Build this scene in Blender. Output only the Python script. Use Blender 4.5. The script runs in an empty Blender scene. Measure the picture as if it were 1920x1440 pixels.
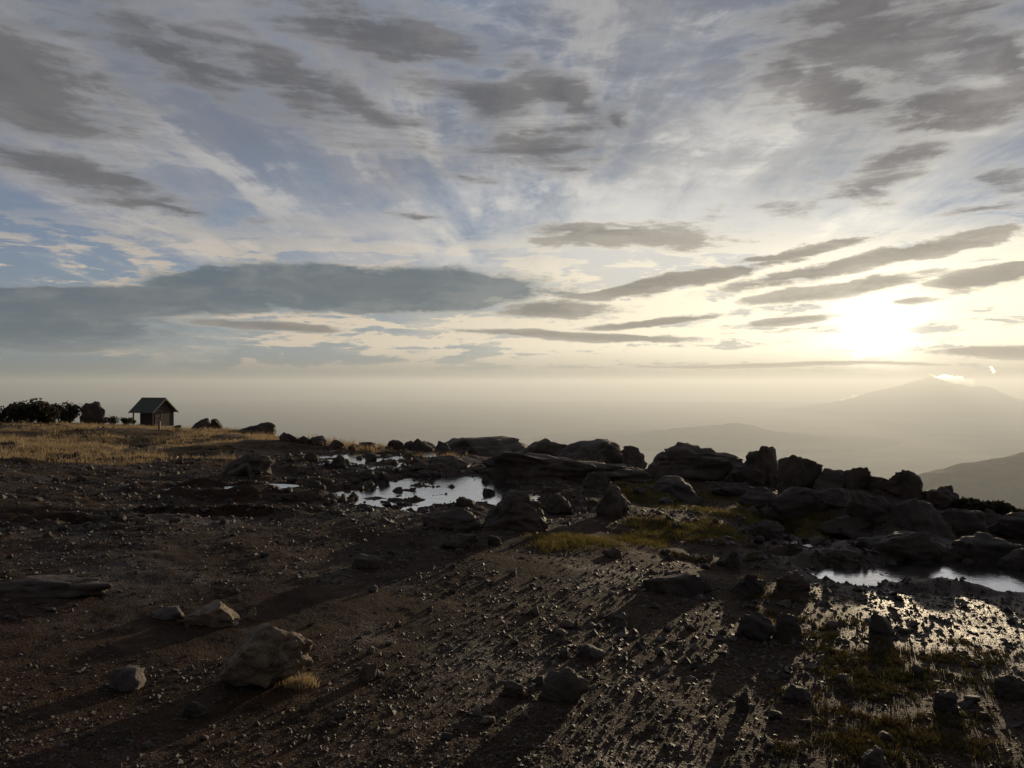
import bpy, bmesh, math, random
import numpy as np
random.seed(7)
rng = np.random.default_rng(11)
scene = bpy.context.scene
COL = scene.collection
R = math.radians

# ------------------------------------------------------------------ camera
F_PX = 1478.0                       # focal length in pixels of the 1920 px wide photograph
CAM_Z = 1.6
cam_d = bpy.data.cameras.new('camera')
cam_d.sensor_width = 36.0
cam_d.lens = F_PX / 1920.0 * 36.0
cam_d.clip_start = 0.05
cam_d.clip_end = 400000.0
cam = bpy.data.objects.new('camera', cam_d)
cam.location = (0, 0, CAM_Z)
cam.rotation_euler = (R(90), 0, 0)
COL.objects.link(cam)
scene.camera = cam

# ------------------------------------------------------------------ render settings
scene.view_settings.view_transform = 'Standard'
scene.view_settings.look = 'None'
scene.view_settings.gamma = 1.0
scene.view_settings.exposure = 0.0
scene.view_settings.use_curve_mapping = False
scene.render.engine = 'CYCLES'
cy = scene.cycles
cy.use_denoising = True
cy.max_bounces = 5
cy.diffuse_bounces = 2
cy.glossy_bounces = 2
cy.transmission_bounces = 3
cy.transparent_max_bounces = 8
cy.volume_bounces = 0
cy.sample_clamp_indirect = 4.0
cy.sample_clamp_direct = 12.0
cy.caustics_reflective = False
cy.caustics_refractive = False

SUN_AZ, SUN_EL = 24.8, 3.7          # degrees: right of the view axis, above the horizon
SUN_DIR = (math.sin(R(SUN_AZ)) * math.cos(R(SUN_EL)), math.cos(R(SUN_AZ)) * math.cos(R(SUN_EL)), math.sin(R(SUN_EL)))


# ------------------------------------------------------------------ node expressions
class X:
    """a socket or number, with arithmetic that grows a node tree"""
    tree = None

    def __init__(self, s): self.s = s

    @staticmethod
    def m(op, *a, clamp=False):
        n = X.tree.nodes.new('ShaderNodeMath'); n.operation = op; n.use_clamp = clamp
        for i, v in enumerate(a):
            v = v.s if isinstance(v, X) else v
            if isinstance(v, (int, float)): n.inputs[i].default_value = v
            else: X.tree.links.new(v, n.inputs[i])
        return X(n.outputs[0])

    def __add__(s, o): return X.m('ADD', s, o)
    __radd__ = __add__
    def __sub__(s, o): return X.m('SUBTRACT', s, o)
    def __rsub__(s, o): return X.m('SUBTRACT', o, s)
    def __mul__(s, o): return X.m('MULTIPLY', s, o)
    __rmul__ = __mul__
    def __truediv__(s, o): return X.m('DIVIDE', s, o)
    def __pow__(s, o): return X.m('POWER', s, o)
    def max(s, o): return X.m('MAXIMUM', s, o)
    def min(s, o): return X.m('MINIMUM', s, o)


def link(a, b): X.tree.links.new(a, b)


def sstep(v, lo, hi):
    n = X.tree.nodes.new('ShaderNodeMapRange'); n.interpolation_type = 'SMOOTHSTEP'
    link(v.s, n.inputs[0])
    n.inputs[1].default_value = lo; n.inputs[2].default_value = hi
    return X(n.outputs[0])


def vec(x, y, z):
    n = X.tree.nodes.new('ShaderNodeCombineXYZ')
    for i, v in enumerate((x, y, z)):
        if isinstance(v, X): link(v.s, n.inputs[i])
        else: n.inputs[i].default_value = v
    return n.outputs[0]


def noise(v, scale=1.0, detail=6.0, rough=0.55, dist=0.0):
    n = X.tree.nodes.new('ShaderNodeTexNoise')
    link(v, n.inputs['Vector'])
    n.inputs['Scale'].default_value = scale; n.inputs['Detail'].default_value = detail
    n.inputs['Roughness'].default_value = rough; n.inputs['Distortion'].default_value = dist
    return X(n.outputs['Fac'])


def mixc(f, a, b, mode='MIX'):
    n = X.tree.nodes.new('ShaderNodeMix'); n.data_type = 'RGBA'; n.blend_type = mode
    n.clamp_factor = True
    if isinstance(f, X): link(f.s, n.inputs[0])
    else: n.inputs[0].default_value = f
    for v, i in ((a, 6), (b, 7)):
        if isinstance(v, tuple): n.inputs[i].default_value = (*v, 1.0)
        else: link(v, n.inputs[i])
    return n.outputs[2]


# ------------------------------------------------------------------ world: sky with clouds
world = bpy.data.worlds.new('World'); scene.world = world
world.use_nodes = True
wt = world.node_tree; wt.nodes.clear(); X.tree = wt
SKY_STRENGTH = 0.1


def build_sky():
    tc = wt.nodes.new('ShaderNodeTexCoord')
    sep = wt.nodes.new('ShaderNodeSeparateXYZ'); link(tc.outputs['Generated'], sep.inputs[0])
    x, y, z = X(sep.outputs[0]), X(sep.outputs[1]), X(sep.outputs[2])
    el = X.m('ARCSINE', z.max(-1.0).min(1.0)) * 57.2958
    az = X.m('ARCTAN2', x, y) * 57.2958
    sd = X.m('ARCCOSINE', (x * SUN_DIR[0] + y * SUN_DIR[1] + z * SUN_DIR[2]).min(0.999999)) * 57.2958   # degrees from the sun
    # cloud-deck coordinates: perspective towards the horizon
    den = z.max(0.0) + 0.075
    px_, py_ = x / den, y / den
    dirs = vec(x, y, z * 3.2)
    # shared warp
    wn = wt.nodes.new('ShaderNodeTexNoise'); link(vec(x, y, z * 2.4), wn.inputs['Vector'])
    wn.inputs['Scale'].default_value = 4.5; wn.inputs['Detail'].default_value = 7.0; wn.inputs['Roughness'].default_value = 0.6
    ws = wt.nodes.new('ShaderNodeSeparateColor'); link(wn.outputs['Color'], ws.inputs[0])
    wa = (X(ws.outputs[0]) - 0.5); we = (X(ws.outputs[1]) - 0.5)
    low = sstep(el, 2.0, 16.0)                     # warps shrink towards the horizon
    A = az + wa * 9.0
    Ee = el + we * (low * 4.6 + 0.9)
    fine = noise(vec(x, y, z * 3.6), 13.0, 9.0, 0.66, 0.4)
    mid = noise(vec(x, y, z * 3.0), 4.2, 7.0, 0.62, 0.5)
    streak = noise(vec(px_ * 1.7, py_ * 0.40, 0.3), 1.5, 9.0, 0.64, 0.5)
    streak2 = noise(vec(x * 1.0, y * 1.0, z * 12.0), 5.0, 9.0, 0.64, 0.3)
    broad = noise(vec(px_ * 0.8, py_ * 0.33, 2.0), 0.9, 7.0, 0.6, 0.4)

    sky = wt.nodes.new('ShaderNodeTexSky'); sky.sky_type = 'NISHITA'; sky.sun_disc = False
    sky.sun_elevation = R(SUN_EL); sky.sun_rotation = R(SUN_AZ)
    sky.altitude = 3700.0; sky.air_density = 1.0; sky.dust_density = 1.0; sky.ozone_density = 1.0
    nk = 1.0 / SKY_STRENGTH                      # cloud radiances below are given for the finished picture

    def C(r, g, b): return (r * nk, g * nk, b * nk)
    near = X.m('EXPONENT', sd * -0.040)           # 1 at the sun, falling off over tens of degrees
    near2 = X.m('EXPONENT', sd * -0.16)
    away = sstep(sd, 40.0, 110.0)
    # clear sky, dimmer away from the sun
    base = mixc(0.70, sky.outputs[0], mixc(away, C(0.215, 0.268, 0.38), C(0.09, 0.115, 0.17)))
    # high veil, white towards the sun
    hi = sstep(el, 11.0, 25.0)
    veil_c = mixc(sstep(near, 0.10, 0.50), C(0.31, 0.32, 0.355), C(0.70, 0.685, 0.655))
    veil_c = mixc(hi * 0.80, veil_c, C(0.235, 0.237, 0.262))
    veil_c = mixc(away, veil_c, C(0.105, 0.107, 0.118))
    vt = broad * 0.55 + streak * 0.40 + mid * 0.25
    veil_a = sstep(vt + near * 0.14, 0.53, 0.71)
    col = mixc(veil_a * 0.95, base, veil_c)
    # light and dark folds in the veil
    fold = sstep(mid * 0.5 + streak * 0.35 + fine * 0.3, 0.51, 0.66)
    col = mixc((1.0 - fold) * sstep(el, 10.0, 18.0) * 0.5, col, mixc(away, C(0.155, 0.157, 0.175), C(0.07, 0.072, 0.082)))
    # brighter cirrus threads
    th = sstep(streak * 0.62 + fine * 0.42, 0.51, 0.64)
    th_c = mixc(away, mixc(near, C(0.40, 0.40, 0.41), C(1.1, 1.04, 0.90)), C(0.15, 0.15, 0.155))
    col = mixc(th * (1.0 - hi * 0.6) * 0.75, col, th_c)
    # grey stratocumulus that goes on all round
    gen = sstep(broad * 0.45 + fine * 0.3 + noise(vec(px_ * 0.5, py_ * 0.3, 7.0), 1.3, 7.0, 0.6) * 0.7, 0.76, 0.98)
    gen = gen * sstep(el, 10.0, 18.0)
    col = mixc(gen * 0.7, col, mixc(away, C(0.14, 0.14, 0.155), C(0.07, 0.07, 0.08)))

    # ---- clouds that have a place of their own: (azimuth, elevation, half width, half height, tilt, weight)
    def cloud(px, py, rx, ry, tilt=0.0, wgt=1.0):
        q = math.hypot(F_PX, px - 960.0)
        ca = math.degrees(math.atan2(px - 960.0, F_PX)); ce = math.degrees(math.atan2(720.0 - py, q))
        k = math.degrees(F_PX / (q * q)); kv = math.degrees(1.0 / q)
        c, s = math.cos(R(tilt)), math.sin(R(tilt))
        da, de = A - ca, Ee - ce
        u = (da * c - de * s) * (1.0 / (rx * k)); v = (da * s + de * c) * (1.0 / (ry * kv))
        return (1.0 - X.m('SQRT', u * u + v * v)) * wgt

    def field(lst):
        d = None
        for e in lst:
            v = cloud(*e)
            d = v if d is None else d.max(v)
        return d
    grey = field([(200, 338, 360, 34, 8), (340, 392, 190, 14, 4), (50, 160, 300, 100, 14), (330, 115, 340, 62, 10),
                  (500, 165, 260, 70, 14, .9), (730, 75, 260, 66, 6, .9), (640, 195, 210, 26, 10, .9),
                  (1075, 200, 175, 46, 30), (1030, 278, 170, 52, 4), (930, 195, 130, 50, 14), (1150, 235, 60, 42, 45),
                  (1640, 40, 260, 130, 0), (1715, 185, 170, 130, 60), (1885, 100, 60, 150, 0, .8), (1760, 240, 230, 30, -5),
                  (1690, 318, 240, 52, -4), (1880, 335, 130, 55, 0), (1600, 372, 230, 24, 0), (1860, 384, 170, 16, -2),
                  (1480, 130, 90, 60, 20, .7), (1580, 170, 150, 70, 30, .9), (1820, 60, 170, 90, 0, .9), (1800, 200, 120, 60, 0, .8), (880, 338, 110, 14, 6, .7), (760, 415, 60, 9, 8, .8)])
    bars = field([(1630, 490, 320, 20, -9), (1490, 468, 160, 13, -7), (1330, 516, 190, 17, -10), (1590, 541, 170, 17, -5),
                  (1860, 520, 130, 22, -8), (1030, 582, 120, 20, 0), (1490, 600, 110, 10, -3), (1090, 632, 230, 9, 2),
                  (1860, 656, 170, 13, 0), (1200, 535, 150, 14, -10), (490, 612, 150, 11, 3), (1230, 602, 130, 9, -7),
                  (1480, 684, 300, 5, 0), (1190, 445, 150, 26, 0, .55), (1750, 455, 200, 10, -8, .7), (1700, 565, 60, 7, 0, .7)])
    bank = field([(650, 541, 370, 44, 0), (210, 563, 380, 34, -3), (380, 522, 130, 26, -6), (30, 605, 330, 55, 0, .7)])

    def lay(col, d, k, dark, lite, rim, amount=0.92, soft=0.42, mk=0.0, wisp=0.0, add=0.0):
        t = d + (0.10 + add) + (fine - 0.5) * k + (streak2 - 0.5) * k * 0.6 + (mid - 0.5) * mk + (streak - 0.5) * wisp
        a = sstep(t, -0.08, soft)
        inner = mixc(sstep(fine * 0.6 + mid * 0.4 - t * 0.10, 0.40, 0.56), dark, lite)     # billows inside the cloud
        return mixc(a * amount, col, mixc(sstep(t, -0.05, soft * 0.9), rim, inner))
    rim = mixc(near, C(0.30, 0.298, 0.305), C(0.98, 0.92, 0.78))
    rim_b = mixc(near, C(0.50, 0.47, 0.42), C(1.15, 1.06, 0.84))
    # clear greenish air low down, cream streaks, then the slate bank
    env = sstep(el, 0.4, 1.4) * (1.0 - sstep(el, 6.0, 12.0))
    ls = sstep(streak2 * 0.62 + fine * 0.62 + near * 0.10 + sstep(az, -30.0, 2.0) * 0.03, 0.635, 0.695)
    band_c = mixc(sstep(near, 0.05, 0.75), C(0.60, 0.50, 0.39), C(1.2, 1.08, 0.82))
    col = mixc((1.0 - sstep(el, 3.0, 9.0)) * 0.75, col, mixc(sstep(near, 0.10, 0.7), C(0.225, 0.275, 0.295), C(0.62, 0.58, 0.47)))
    col = mixc(sstep(mid * 0.5 + broad * 0.3 + streak2 * 0.3, 0.52, 0.62) * env * 0.6, col, mixc(near, C(0.42, 0.40, 0.36), C(0.95, 0.88, 0.70)))
    col = mixc(ls * env * 0.95, col, band_c)
    col = lay(col, bank, 1.0, C(0.100, 0.138, 0.168), C(0.175, 0.208, 0.225), C(0.29, 0.315, 0.33), 0.95, 0.30, 1.0, 0.5, 0.06)
    col = lay(col, grey, 2.6, mixc(near, C(0.098, 0.100, 0.106), C(0.110, 0.098, 0.105)), mixc(near, C(0.185, 0.185, 0.195), C(0.26, 0.24, 0.245)), rim, 0.80, 1.15, 2.1, 2.0, 0.14)
    bar_a = sstep(bars + (fine - 0.5) * 1.2, 0.0, 0.5)
    col = lay(col, bars, 1.9, mixc(near, C(0.17, 0.168, 0.16), C(0.27, 0.24, 0.20)), mixc(near, C(0.26, 0.25, 0.24), C(0.48, 0.425, 0.345)), rim_b, 0.9, 0.45, 0.7)
    # thick air at the very horizon
    hz = 1.0 - sstep(el, 0.1, 2.9)
    col = mixc(hz * 0.9, col, mixc(sstep(near, 0.04, 0.8), C(0.10, 0.135, 0.145), C(0.36, 0.30, 0.215)))
    # lit puffs by the far summit
    puffs = field([(1768, 709, 40, 8, 8), (1622, 747, 26, 7, -14), (1836, 690, 6, 8, 0), (1690, 640, 5, 3, 0)])
    pf = sstep(puffs + (noise(vec(x, y, z), 90.0, 4.0, 0.6) - 0.5) * 2.2, 0.05, 0.4)
    col = mixc(pf * 0.9, col, C(4.2, 3.7, 2.6))
    # sun shining through thin cloud
    ragged = sstep(streak2 * 0.55 + fine * 0.5, 0.40, 0.66) * 1.5 + 0.25            # uneven thickness of that cloud
    glow = (X.m('EXPONENT', sd * sd * -0.50) * 3.2 + X.m('EXPONENT', sd * -0.70) * 1.2 * ragged) * (1.0 - bar_a * 0.75) + X.m('EXPONENT', sd * -0.25) * 0.20 * ragged * (1.0 - bar_a * 0.6) + near2 * 0.06
    gl = wt.nodes.new('ShaderNodeMix'); gl.data_type = 'RGBA'; gl.blend_type = 'ADD'; gl.inputs[0].default_value = 1.0
    gc = wt.nodes.new('ShaderNodeVectorMath'); gc.operation = 'SCALE'; gc.inputs[0].default_value = C(1.0, 0.92, 0.74)
    link(glow.s, gc.inputs['Scale'])
    link(col, gl.inputs[6]); link(gc.outputs[0], gl.inputs[7])
    bg = wt.nodes.new('ShaderNodeBackground'); bg.inputs['Strength'].default_value = SKY_STRENGTH
    link(gl.outputs[2], bg.inputs['Color'])
    out = wt.nodes.new('ShaderNodeOutputWorld'); link(bg.outputs[0], out.inputs['Surface'])


build_sky()
world.cycles.sampling_method = 'MANUAL'
world.cycles.sample_map_resolution = 1024

# ------------------------------------------------------------------ sun
sun_d = bpy.data.lights.new('sun', 'SUN')
sun_d.energy = 3.4; sun_d.angle = R(0.6); sun_d.color = (1.0, 0.79, 0.52)
sun = bpy.data.objects.new('sun', sun_d)
import mathutils
sun.rotation_euler = mathutils.Vector(SUN_DIR).to_track_quat('Z', 'Y').to_euler()
COL.objects.link(sun)


# ------------------------------------------------------------------ noise in numpy
def _hash(ix, iy, iz, seed):
    h = (ix.astype(np.int64) * 374761393 + iy.astype(np.int64) * 668265263 + iz.astype(np.int64) * 2147483647 + seed * 1274126177) & 0xffffffff
    h = ((h ^ (h >> 13)) * 1274126177) & 0xffffffff
    h = ((h ^ (h >> 16)) * 2246822519) & 0xffffffff
    return ((h ^ (h >> 15)) & 0xffffff) / float(0xffffff)


def vnoise(x, y, z=None, seed=0):
    x = np.asarray(x, float); y = np.asarray(y, float)
    ix, iy = np.floor(x), np.floor(y); fx, fy = x - ix, y - iy
    ux, uy = fx * fx * fx * (fx * (fx * 6 - 15) + 10), fy * fy * fy * (fy * (fy * 6 - 15) + 10)
    if z is None:
        o = np.zeros_like(ix)
        a, b = _hash(ix, iy, o, seed), _hash(ix + 1, iy, o, seed)
        c, d = _hash(ix, iy + 1, o, seed), _hash(ix + 1, iy + 1, o, seed)
        return (a + (b - a) * ux) * (1 - uy) + (c + (d - c) * ux) * uy - 0.5
    z = np.asarray(z, float); iz = np.floor(z); fz = z - iz; uz = fz * fz * fz * (fz * (fz * 6 - 15) + 10)
    r = 0
    for k, wz in ((0, 1 - uz), (1, uz)):
        a, b = _hash(ix, iy, iz + k, seed), _hash(ix + 1, iy, iz + k, seed)
        c, d = _hash(ix, iy + 1, iz + k, seed), _hash(ix + 1, iy + 1, iz + k, seed)
        r = r + ((a + (b - a) * ux) * (1 - uy) + (c + (d - c) * ux) * uy) * wz
    return r - 0.5


def fbm(x, y, z=None, oct=4, seed=0, gain=0.5):
    s, a, f = 0, 1.0, 1.0
    for k in range(oct):
        s = s + a * vnoise(x * f + 17.3 * k, y * f + 9.1 * k, None if z is None else z * f + 5.7 * k, seed + k)
        a *= gain; f *= 2.03
    return s


def smooth(v, lo, hi):
    t = np.clip((v - lo) / (hi - lo), 0, 1); return t * t * (3 - 2 * t)


# ------------------------------------------------------------------ terrain height
EDGE_AZ = np.array([-180, -120, -60, -36, -33, -24, -18, -13.7, -8, 0, 6, 11, 18.4, 25, 32.5, 45, 70, 120, 180])
EDGE_R = np.array([160, 160, 140, 120, 115, 104, 74, 52, 45, 46, 38, 28, 24, 20.5, 17, 16, 20, 60, 160])
PLAIN_Z = -2500.0
WARP_SEED = 29
#        centre x, y, half width, half depth, rotation
POOLS = [(-1.35, 17.6, 2.0, 2.3, 0.0, .05), (-5.4, 27.6, 1.5, 2.2, 0.1, .05), (-6.1, 15.6, 0.95, 0.38, 0.1, .07), (-4.5, 11.3, 1.0, 0.22, 0.3, .08),
         (-5.75, 10.1, 0.28, 0.13, 0.0, .10), (5.05, 9.25, 1.5, 0.62, -0.12, .085), (3.9, 11.0, 0.28, 0.5, 0.3, .08), (3.3, 9.9, 0.3, 0.22, 0.1, .08),
         (4.9, 11.9, 0.3, 0.6, 0.2, .09), (4.3, 12.6, 0.3, 0.55, -0.3, .09), (-3.7, 24.0, 0.5, 1.2, -.2, .05)]


def base_height(x, y):
    r = np.hypot(x, y)
    z = -0.045 * np.clip(y, -30, None) - 0.040 * np.clip(x, -60, 60) - 0.00006 * np.minimum(r, 150) ** 2
    a = np.degrees(np.arctan2(x, y))
    e = np.interp(a, EDGE_AZ, EDGE_R) * (1 + 0.12 * vnoise(a * 0.35, r * 0.0 + 3.3))
    s = 0.06 * e
    q = np.clip((r - e) / s, -40, 40)
    z = z - 0.40 * np.where(r - e > 30 * s, r - e, s * np.log1p(np.exp(q)))
    return z


def pool_mask(x, y, p, grow=1.0):
    dx, dy = x - p[0], y - p[1]
    c, s = math.cos(p[4]), math.sin(p[4])
    u, v = (dx * c + dy * s) / (p[2] * grow), (-dx * s + dy * c) / (p[3] * grow)
    return np.sqrt(u * u + v * v)


POOL_Z = [float(base_height(np.array([p[0]]), np.array([p[1] - 0.25 * p[3]]))[0]) for p in POOLS]


def height(x, y):
    x = np.asarray(x, float); y = np.asarray(y, float)
    r = np.hypot(x, y)
    z = base_height(x, y)
    f1 = smooth(r, 3, 20)
    z = z + fbm(x * 0.11, y * 0.11, oct=3, seed=3) * (0.10 + 0.55 * f1) * 0.8
    z = z + fbm(x * 0.55, y * 0.55, oct=3, seed=8) * (0.05 + 0.12 * f1)
    # the right-hand bank of outcrops stands a little higher
    bank = np.exp(-(((x - 6.8) * 0.8 + (y - 14.5) * 0.6) / 4.5) ** 2 - ((-(x - 6.8) * 0.6 + (y - 14.5) * 0.8) / 1.9) ** 2)
    z = z + bank * 0.5
    for p, pz in zip(POOLS, POOL_Z):
        m = pool_mask(x, y, p) + 0.8 * fbm(x * 1.1 + 3, y * 0.7, oct=3, seed=WARP_SEED)
        w = 1 - smooth(m, 1.4, 2.7)
        bed = pz - p[5] + (0.085 + p[5]) * smooth(m, 0.7, 1.45) + fbm(x * 1.9, y * 1.5, oct=4, seed=21) * 0.11
        z = z * (1 - w) + bed * w
        mm = pool_mask(x, y, p)
        z = np.where(mm < 2.4, np.maximum(z, pz + 0.035 - 0.13 * np.abs(m - 1.35)), z)      # low rim that holds the water
    near = 1 - smooth(r, 40, 120)
    lump = fbm(x * 2.6, y * 2.6, oct=4, seed=14, gain=0.55)
    rub = smooth(fbm(x * 0.35, y * 0.35, oct=2, seed=30), -0.15, 0.25)
    z = z + near * lump * (0.010 + 0.05 * rub * smooth(r, 5, 14))
    z = z + near * fbm(x * 14, y * 14, oct=3, seed=44, gain=0.6) * 0.0055
    far = smooth(r, 300, 3000)
    z = z + far * fbm(x * 0.0012, y * 0.0012, oct=4, seed=51) * 160
    return np.maximum(z, PLAIN_Z - 60)


_AN = np.radians(np.linspace(-42, 42, 700))
_RD = np.concatenate([[0.05, 0.5, 1.0, 1.5], np.geomspace(1.9, 130, 520), np.geomspace(135, 7600, 60)])
_RR, _AA = np.meshgrid(_RD, _AN, indexing='ij')
_ZT = height(_RR * np.sin(_AA), _RR * np.cos(_AA))       # heights of the ground sheet in front, kept for look-up


def hit(px, py):
    """where the sight line through a point of the photograph meets the ground"""
    q = (px - 960.0) / F_PX
    fa = (math.atan(q) - _AN[0]) / (_AN[1] - _AN[0]); i = int(min(max(fa, 0), 698)); w = min(max(fa - i, 0), 1)
    zc = _ZT[:, i] * (1 - w) + _ZT[:, i + 1] * w
    T = _RD / math.hypot(q, 1.0)
    ok = (T > 2.0) & (T < 260)
    T, zc = T[ok], zc[ok]
    gap = CAM_Z + (720.0 - py) / F_PX * T - zc
    if (gap < 0).any():
        k = int(np.argmax(gap < 0))
        if k:
            u = gap[k - 1] / (gap[k - 1] - gap[k]); t = T[k - 1] + (T[k] - T[k - 1]) * u; z = zc[k - 1] + (zc[k] - zc[k - 1]) * u
        else: t, z = T[0], zc[0]
    else:
        k = int(np.argmin(gap / T)); t, z = T[k], zc[k]
    return np.array([q * t, t, z]), t


HZ = height


# ------------------------------------------------------------------ materials
def new_mat(name):
    m = bpy.data.materials.new(name); m.use_nodes = True
    t = m.node_tree; t.nodes.clear(); X.tree = t
    out = t.nodes.new('ShaderNodeOutputMaterial')
    b = t.nodes.new('ShaderNodeBsdfPrincipled'); link(b.outputs[0], out.inputs['Surface'])
    return m, t, b, out


def gpos():
    n = X.tree.nodes.new('ShaderNodeNewGeometry'); return n.outputs['Position']


def opos():
    n = X.tree.nodes.new('ShaderNodeTexCoord'); return n.outputs['Object']


def bump(b, h, strength, dist):
    n = X.tree.nodes.new('ShaderNodeBump'); n.inputs['Strength'].default_value = strength
    n.inputs['Distance'].default_value = dist
    link(h.s, n.inputs['Height']); link(n.outputs[0], b.inputs['Normal'])


def voro(v, scale, feature='F1', out='Distance'):
    n = X.tree.nodes.new('ShaderNodeTexVoronoi'); n.feature = feature
    n.inputs['Scale'].default_value = scale; link(v, n.inputs['Vector'])
    return X(n.outputs[out]) if out == 'Distance' else n.outputs[out]


def mat_ground():
    m, t, b, out = new_mat('volcanic_soil')
    p = gpos()
    sp = t.nodes.new('ShaderNodeSeparateXYZ'); link(p, sp.inputs[0])
    gx, gy = X(sp.outputs[0]), X(sp.outputs[1])
    n1 = noise(p, 0.35, 5, 0.6); n2 = noise(p, 3.0, 6, 0.65); n3 = noise(p, 28.0, 5, 0.7)
    peb = voro(p, 85.0); peb2 = voro(p, 38.0)
    col = mixc(sstep(n2, 0.35, 0.68), (0.033, 0.0170, 0.0092), (0.080, 0.0445, 0.0250))
    col = mixc(sstep(n1, 0.45, 0.7) * 0.6, col, (0.060, 0.037, 0.024))
    col = mixc(sstep(n3, 0.5, 0.8) * 0.5, col, (0.060, 0.046, 0.036))
    cn = t.nodes.new('ShaderNodeSeparateColor'); link(voro(p, 70.0, out='Color'), cn.inputs[0])
    col = mixc(sstep(X(cn.outputs[0]), 0.80, 0.95) * 0.6, col, (0.085, 0.066, 0.052))
    # straw on the left-hand slope
    straw = sstep(gx * -1.0 + gy * 0.0 + n1 * 14.0, 12.0, 22.0) * sstep(gy, 24.0, 34.0) * sstep(n2 + n1 * 0.6, 0.62, 0.86)
    col = mixc(straw * 0.8, col, (0.17, 0.105, 0.045))
    link(col, b.inputs['Base Color'])
    # wetter low ground to the right and round the pools
    wet = sstep(gx + n1 * 4.0 - 2.2, 1.4, 5.0) * (1.0 - sstep(gy, 11.0, 20.0))
    wet = wet.max(sstep(n1 + n2 * 0.5, 0.74, 0.95) * 0.6)
    rough = 0.76 - wet * 0.29 + (n3 - 0.5) * 0.16
    link(rough.s, b.inputs['Roughness'])
    b.inputs['IOR'].default_value = 1.40
    link((0.06 + wet * 0.25).s, b.inputs['Specular IOR Level'])
    h = (1.0 - peb) * 0.6 + (1.0 - peb2) * 0.6 + n3 * 1.2
    bump(b, h, 1.0, 0.020)
    return m


def mat_rock(name, c1, c2, lichen=(0.10, 0.085, 0.06), rough=0.75, scale=1.0, lich=0.5, bstr=0.7):
    m, t, b, out = new_mat(name)
    p = gpos()
    n1 = noise(p, 2.2 * scale, 6, 0.62); n2 = noise(p, 14 * scale, 6, 0.7); n3 = noise(p, 60 * scale, 3, 0.6)
    col = mixc(sstep(n1, 0.35, 0.66), c1, c2)
    col = mixc(sstep(n2, 0.55, 0.72) * lich, col, lichen)
    col = mixc(sstep(n3, 0.55, 0.8) * 0.35, col, (0.015, 0.012, 0.010))
    link(col, b.inputs['Base Color'])
    link((rough + (n2 - 0.5) * 0.25).s, b.inputs['Roughness'])
    cr = voro(p, 5.0 * scale, 'DISTANCE_TO_EDGE')
    bump(b, n1 * 1.0 + n2 * 0.55 + n3 * 0.18 + sstep(cr, 0.0, 0.06) * 0.16, bstr, 0.05)
    return m


def mat_plain(name, c1, c2, scale):
    m, t, b, out = new_mat(name)
    p = gpos()
    n1 = noise(p, scale, 6, 0.6)
    link(mixc(sstep(n1, 0.35, 0.68), c1, c2), b.inputs['Base Color'])
    b.inputs['Roughness'].default_value = 0.95
    b.inputs['Specular IOR Level'].default_value = 0.1
    return m


def mat_leaf(name, c1, c2, trans=0.5, scale=3.0):
    m, t, b, out = new_mat(name)
    p = gpos()
    n1 = noise(p, scale, 4, 0.6)
    col = mixc(sstep(n1, 0.35, 0.65), c1, c2)
    link(col, b.inputs['Base Color'])
    b.inputs['Roughness'].default_value = 0.6
    b.inputs['Specular IOR Level'].default_value = 0.25
    tr = t.nodes.new('ShaderNodeBsdfTranslucent'); link(col, tr.inputs['Color'])
    mx = t.nodes.new('ShaderNodeMixShader'); mx.inputs[0].default_value = trans
    link(b.outputs[0], mx.inputs[1]); link(tr.outputs[0], mx.inputs[2]); link(mx.outputs[0], out.inputs['Surface'])
    return m


def mat_water():
    m, t, b, out = new_mat('shallow_water')
    t.nodes.remove(b)
    p = gpos()
    g = t.nodes.new('ShaderNodeBsdfGlossy'); g.inputs['Roughness'].default_value = 0.10
    g.inputs['Color'].default_value = (0.80, 0.80, 0.82, 1)
    tr = t.nodes.new('ShaderNodeBsdfTransparent'); tr.inputs['Color'].default_value = (0.62, 0.56, 0.50, 1)
    fr = t.nodes.new('ShaderNodeFresnel'); fr.inputs['IOR'].default_value = 1.33
    bm_ = t.nodes.new('ShaderNodeBump'); bm_.inputs['Strength'].default_value = 0.25; bm_.inputs['Distance'].default_value = 0.01
    link((noise(p, 9.0, 4, 0.6) + noise(p, 2.0, 3, 0.5)).s, bm_.inputs['Height'])
    link(bm_.outputs[0], g.inputs['Normal'])
    mx = t.nodes.new('ShaderNodeMixShader')
    link(fr.outputs[0], mx.inputs[0]); link(tr.outputs[0], mx.inputs[1]); link(g.outputs[0], mx.inputs[2])
    link(mx.outputs[0], out.inputs['Surface'])
    return m


def mat_wood(name, c1, c2, rough=0.7, axis=(1, 1, 0.12), scale=9.0):
    m, t, b, out = new_mat(name)
    mp = t.nodes.new('ShaderNodeMapping'); mp.inputs['Scale'].default_value = axis
    link(opos(), mp.inputs['Vector'])
    n1 = noise(mp.outputs[0], scale, 6, 0.65)
    link(mixc(sstep(n1, 0.3, 0.7), c1, c2), b.inputs['Base Color'])
    b.inputs['Roughness'].default_value = rough
    bump(b, n1, 0.4, 0.01)
    return m


def mat_haze():
    m = bpy.data.materials.new('haze_air'); m.use_nodes = True
    t = m.node_tree; t.nodes.clear()
    out = t.nodes.new('ShaderNodeOutputMaterial')
    v = t.nodes.new('ShaderNodeVolumePrincipled')
    v.inputs['Color'].default_value = (0.88, 0.95, 1.0, 1)
    v.inputs['Density'].default_value = HAZE_DENSITY
    v.inputs['Anisotropy'].default_value = 0.42
    t.links.new(v.outputs[0], out.inputs['Volume'])
    return m


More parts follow.
